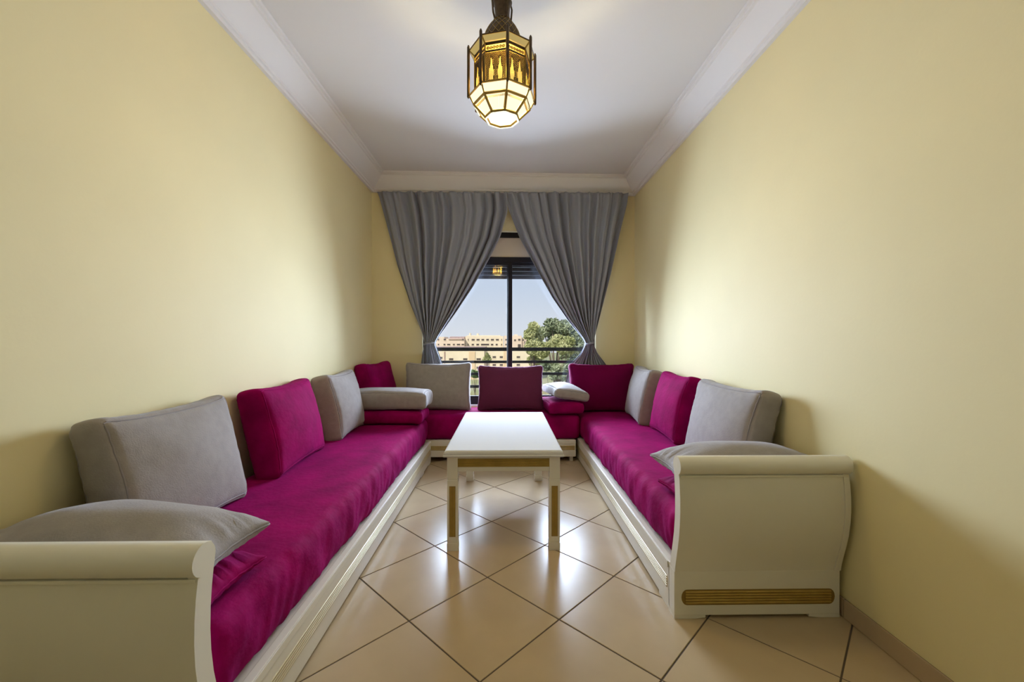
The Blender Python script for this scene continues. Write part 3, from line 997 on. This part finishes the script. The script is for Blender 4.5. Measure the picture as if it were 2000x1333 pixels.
for k in range(4):
    an = A0 + pi / 8 + k * pi / 2
    ca, sa = cos(an), sin(an)
    pts = [(r * ca, r * sa, L(z_)) for r, z_ in ((.038, 2.528), (.046, 2.552), (.049, 2.58), (.051, 2.603), (.046, 2.618), (.036, 2.616))]
    MB().tube(pts, .0042, 8).build('handle', M['bronze'], lan, smooth=50)
zc = 2.676
ch = MB()
k = 0
while zc < CEIL - .03:
    pts = []
    for q in range(12):
        t = 2 * pi * q / 12
        dx = .006 * cos(t); dz = .012 * sin(t)
        pts.append((dx if k % 2 == 0 else 0, 0 if k % 2 == 0 else dx, L(zc) + .010 + dz))
    ch.tube(pts, .0017, 6, closed=True)
    zc += .0195; k += 1
ch.build('chain', M['bronze'], lan, smooth=True)
MB().lathe([(.012, L(CEIL - .034)), (.035, L(CEIL - .022)), (.05, L(CEIL - .006)), (.052, L(CEIL - .0005))], 24).build('ceiling_rose', M['bronze'], lan, smooth=50)
# its bulb
bd = bpy.data.lights.new('lantern_bulb', 'POINT')
bd.energy = LANTERN_E
bd.color = (1.0, 0.88, 0.52)
bd.shadow_soft_size = 0.09
bo_ = bpy.data.objects.new('lantern_bulb', bd)
COL.objects.link(bo_)
bo_.location = (LX, LY, 2.27)

# ================================================================== outdoors
GZ = -7.0
M['ground'] = mat('dry_field', (0.40, 0.36, 0.22), 0.95, color2=(0.30, 0.32, 0.13), vscale=.25)
M['facade'] = mat('cream_render', (0.80, 0.67, 0.49), 0.9, var=.05, vscale=.4)
M['facade2'] = mat('pink_render', (0.80, 0.63, 0.48), 0.9, var=.05, vscale=.4)
M['ochre'] = mat('ochre_render', (0.74, 0.54, 0.34), 0.9)
M['roof'] = mat('terracotta_tiles', (0.45, 0.30, 0.25), 0.9, var=.2, vscale=2)
M['pane_dark'] = mat('dark_window', (0.10, 0.075, 0.065), 0.3)
M['trunk'] = mat('bark', (0.16, 0.12, 0.09), 0.9)
def leafmat(name, c, c2): return mat(name, c, .7, color2=c2, vscale=1.3, detail=6)
M['leaf1'] = leafmat('grey_green_leaves', (0.15, 0.19, 0.105), (0.42, 0.46, 0.28))
M['leaf2'] = leafmat('yellow_green_leaves', (0.27, 0.30, 0.10), (0.62, 0.60, 0.32))
M['leaf3'] = leafmat('green_leaves', (0.08, 0.16, 0.04), (0.26, 0.36, 0.12))
M['straw'] = mat('straw', (0.50, 0.44, 0.27), .9, color2=(.36, .36, .17), vscale=1)
gnd = MB().box((-160, 5.2, GZ - .5), (160, 260, GZ)).build('ground', M['ground'])
tag(gnd, kind='structure')

def building(name, label, loc, m, blocks, wins, roofs=(), extra=()):
    b = empty(name, loc)
    tag(b, label, 'building')
    for (x0, y0, z0, x1, y1, z1, mm) in blocks:
        MB().box((x0, y0, z0), (x1, y1, z1)).build('wall', mm or m, b)
    for (x0, x1, z0, z1, y) in roofs:
        MB().prism([(y - .5, z0), (y + 6, z0), (y + 3, z1)], 'x', x0, x1).build('roof', M['roof'], b)
    for (xc, zc_, w, h, y) in wins:
        f = MB()
        f.box((xc - w / 2 - .06, y - .08, zc_ - h / 2 - .10), (xc + w / 2 + .06, y + .02, zc_ - h / 2))
        f.box((xc - w / 2 - .06, y - .06, zc_ + h / 2), (xc + w / 2 + .06, y + .02, zc_ + h / 2 + .06))
        wo = f.build('window', m, b)
        MB().box((xc - w / 2, y - .025, zc_ - h / 2), (xc + w / 2, y + .01, zc_ + h / 2)).build('pane', M['pane_dark'], wo)
    return b
# far terrace of flats, ~110 m away:  px = 840 + c/7.84, py = 630 + c/7.84
DF = 110.0
def fx(c): return px2x(840 + c / 7.84, DF)
def fz(c): return py2z(630 + c / 7.84, DF)
wins = []
for c, w in ((585, 12), (660, 46), (735, 46), (808, 40), (880, 40), (955, 46), (1030, 46), (1095, 12)):
    wins.append((fx(c) - fx(830), fz(268), (fx(100 + w) - fx(100)), fz(255) - fz(281), 0))
for c, w in ((585, 12), (655, 34), (730, 40), (842, 124), (950, 36), (1020, 30), (1095, 14)):
    wins.append((fx(c) - fx(830), fz(342), (fx(100 + w) - fx(100)), fz(330) - fz(356), 0))
building('apartment_building', 'long cream apartment block with two rows of dark windows on the skyline', (fx(830), DF, 0), M['facade'],
         [(fx(540) - fx(830), 0, GZ, fx(1120) - fx(830), 10, fz(212), None), (fx(565) - fx(830), .8, fz(212), fx(1075) - fx(830), 9, fz(200), None),
          (fx(590) - fx(830), 2, fz(212), fx(612) - fx(830), 4, fz(165), None), (fx(705) - fx(830), 2, fz(212), fx(735) - fx(830), 4, fz(170), None)],
         wins)
wins = []
for c, w in ((150, 20), (245, 34), (515, 24)): wins.append((fx(c) - fx(320), fz(265), fx(100 + w) - fx(100), fz(252) - fz(278), 0))
for c, w in ((150, 20), (240, 30), (303, 48), (380, 30), (450, 50), (515, 40)): wins.append((fx(c) - fx(320), fz(340), fx(100 + w) - fx(100), fz(330) - fz(352), 0))
building('apartment_building', 'cream apartment block with a reddish sloping roof at the left of the window view', (fx(320), DF - 2, 0), M['facade2'],
         [(fx(-150) - fx(320), 0, GZ, fx(536) - fx(320), 10, fz(250), None), (fx(-150) - fx(320), 0, fz(250), fx(235) - fx(320), 8, fz(225), None)],
         wins, roofs=((fx(300) - fx(320), fx(530) - fx(320), fz(262), fz(218), .2),))
wins = [(fx(c) - fx(1280), fz(zc_), fx(100 + w) - fx(100), fz(100) - fz(100 + h), 0) for c, zc_, w, h in
        ((1165, 268, 26, 24), (1165, 340, 26, 24), (1300, 275, 30, 26), (1365, 268, 36, 30), (1365, 365, 46, 60), (1425, 272, 24, 30), (1445, 360, 26, 40), (1540, 300, 30, 30), (1540, 370, 30, 30))]
building('apartment_building', 'pinkish block with stepped roof between the mullion and the big tree', (fx(1280), DF - 1, 0), M['facade2'],
         [(fx(1130) - fx(1280), 0, GZ, fx(1400) - fx(1280), 10, fz(205), None), (fx(1290) - fx(1280), 1, fz(205), fx(1340) - fx(1280), 6, fz(185), None),
          (fx(1400) - fx(1280), .5, GZ, fx(1700) - fx(1280), 10, fz(235), None)], wins)
# nearer low building, ~85 m
DN = 85.0
def nx(c): return px2x(840 + c / 7.84, DN)
def nz_(c): return py2z(630 + c / 7.84, DN)
wins = [(nx(c) - nx(600), nz_(zc_), nx(100 + w) - nx(100), nz_(100) - nz_(132), 0) for c, zc_, w in
        ((170, 545, 44), (325, 566, 64), (540, 566, 64), (745, 566, 66), (745, 695, 66), (540, 695, 64), (325, 695, 64))]
building('apartment_building', 'low yellow building with spaced windows seen through the upper railing bars', (nx(600), DN, 0), M['facade'],
         [(nx(-150) - nx(600), 0, GZ, nx(830) - nx(600), 12, nz_(405), None), (nx(-150) - nx(600), -.4, nz_(405), nx(830) - nx(600), 12.2, nz_(385), M['roof']),
          (nx(595) - nx(600), -.15, GZ, nx(690) - nx(600), .5, nz_(450), M['ochre']), (nx(218) - nx(600), -.12, GZ, nx(234) - nx(600), .2, nz_(450), M['roof'])], wins)
wins = [(nx(c) - nx(1180), nz_(zc_), nx(100 + w) - nx(100), nz_(100) - nz_(130), 0) for c, zc_, w in
        ((980, 538, 52), (1090, 538, 48), (1355, 538, 52), (980, 660, 52), (1090, 660, 48), (1355, 660, 52), (1540, 538, 52))]
building('apartment_building', 'low yellow building behind the mullion, beside the small street tree', (nx(1180), DN + 1.5, 0), M['facade'],
         [(nx(832) - nx(1180), 0, GZ, nx(1700) - nx(1180), 12, nz_(405), None), (nx(1125) - nx(1180), -.3, GZ, nx(1200) - nx(1180), 1, nz_(395), M['ochre'])], wins)

def foliage(blobs, n, size, seed):
    r = random.Random(seed)
    mb = MB()
    tot = sum(b[3] ** 2 for b in blobs)
    for (cx, cy, cz, rad, sq) in blobs:
        k = int(n * rad * rad / tot)
        for _ in range(k):
            d = Vector((r.gauss(0, 1), r.gauss(0, 1), r.gauss(0, 1))).normalized()
            q = rad * (r.uniform(.25, 1) ** .45)
            lump = 1 + .25 * noise.noise(d * 2.2 + Vector((cx, cy, cz)))
            p = Vector((cx, cy, cz)) + Vector((d.x * q, d.y * q, d.z * q * sq)) * lump
            a = Vector((r.gauss(0, 1), r.gauss(0, 1), r.gauss(0, 1))).normalized()
            b = a.cross(Vector((r.gauss(0, 1), r.gauss(0, 1), r.gauss(0, 1)))).normalized()
            s = size * r.uniform(.6, 1.3)
            o = len(mb.v)
            mb.v += [(p - a * s)[:], (p + b * s * .45)[:], (p + a * s)[:], (p - b * s * .45)[:]]
            mb.f.append((o, o + 1, o + 2, o + 3))
    return mb
def tree(name, label, x, y, trunk_top, trunk_r, blobs, m, n, size, seed, group=None, cat='tree'):
    t = empty(name, (x, y, GZ))
    tag(t, label, cat, group)
    r = random.Random(seed)
    tr = MB()
    tr.tube([(0, 0, 0), (.05, 0, trunk_top * .4), (-.05, .05, trunk_top)], [trunk_r, trunk_r * .8, trunk_r * .5], 8)
    for (bx_, by_, bz_, rad, sq) in blobs:
        s = trunk_top * r.uniform(.55, .95)
        tr.tube([(0, 0, s), (bx_ * .5, by_ * .5, (s + bz_) / 2 + .1), (bx_, by_, bz_)], [trunk_r * .45, trunk_r * .3, trunk_r * .12], 6)
    tr.build('trunk', M['trunk'], t, smooth=True)
    fo = foliage(blobs, n, size, seed).build('foliage', m, t, fix=False)
    fo['kind'] = 'stuff'
    return t
def tp(px, py, Y): return (px2x(px, Y), py2z(py, Y) - GZ)
def blobs_px(Y, x0, lst):
    out = []
    for px, py, rpx, sq in lst:
        X, Z_ = tp(px, py, Y)
        out.append((X - x0, random.uniform(-.6, .6), Z_, rpx / 808.6 * Y, sq))
    return out
Y1 = 30.0; x1 = px2x(1085, Y1)
tree('eucalyptus_tree', 'tall grey green tree rising highest, behind the right curtain edge', x1, Y1, 6.2, .22,
     blobs_px(Y1, x1, [(1078, 634, 15, .8), (1100, 640, 17, .8), (1064, 648, 13, .8), (1092, 662, 20, .8), (1120, 660, 20, .8), (1138, 648, 14, .9), (1145, 675, 22, .8), (1110, 690, 20, .8)]), M['leaf1'], 9000, .16, 21)
Y2 = 27.0; x2 = px2x(1044, Y2)
tree('pepper_tree', 'yellow green drooping tree at the left of the tree group', x2, Y2, 4.8, .16,
     blobs_px(Y2, x2, [(1042, 640, 10, 1.0), (1034, 655, 11, 1.1), (1050, 660, 12, 1.1), (1040, 678, 15, 1.1), (1058, 685, 14, 1.1), (1046, 705, 14, 1.0)]), M['leaf2'], 6000, .13, 22)
Y3 = 25.0; x3 = px2x(1093, Y3)
tree('acacia_tree', 'pale yellow leaved tree in front of the tall grey green tree', x3, Y3, 4.2, .13,
     blobs_px(Y3, x3, [(1090, 664, 12, .8), (1108, 668, 12, .8), (1076, 674, 10, .8), (1098, 680, 14, .8), (1118, 684, 10, .8)]), M['leaf2'], 4500, .11, 23)
Y4 = 24.0; x4 = px2x(1088, Y4)
tree('olive_shrub', 'low grey green shrub below the trees, above the second lowest railing bar', x4, Y4, 1.8, .08,
     blobs_px(Y4, x4, [(1068, 716, 11, .9), (1088, 720, 12, .9), (1108, 715, 13, .9), (1125, 722, 12, .9), (1080, 734, 9, .8), (1100, 734, 10, .8)]), M['leaf1'], 4500, .12, 24, cat='shrub')
Y5 = 70.0; x5 = px2x(951.5, Y5)
tree('street_tree', 'small slender young tree in front of the low yellow building', x5, Y5, 4.0, .08,
     blobs_px(Y5, x5, [(951.5, 697, 5.0, 1.0), (949, 702, 6.0, .9), (954, 702, 6.0, .9), (951.5, 693, 3, 1.2)]), M['leaf2'], 700, .2, 25)
Y6 = 50.0; x6 = px2x(928, Y6)
tree('round_bush', 'bright green bush between the grey and wine cushions', x6, Y6, 2.3, .08,
     blobs_px(Y6, x6, [(925, 728, 7, .8), (932, 730, 6, .8), (918, 731, 6, .8), (928, 735, 7, .6)]), M['leaf3'], 1500, .16, 26, cat='bush')
# dry grass standing on the field
r = random.Random(5)
gm = MB()
for _ in range(9000):
    Y = r.uniform(24, 62)
    px = r.uniform(880, 1150)
    x = px2x(px, Y); hgt = r.uniform(.15, .75); w = r.uniform(.02, .05)
    dx, dy = r.gauss(0, .12), r.gauss(0, .12)
    o = len(gm.v)
    gm.v += [(x - w, Y, GZ), (x + w, Y, GZ), (x + dx, Y + dy, GZ + hgt)]
    gm.f.append((o, o + 1, o + 2))
tag(gm.build('dry_grass', M['straw'], fix=False), 'pale dry grass standing on the field below the window', 'grass', kind='stuff')
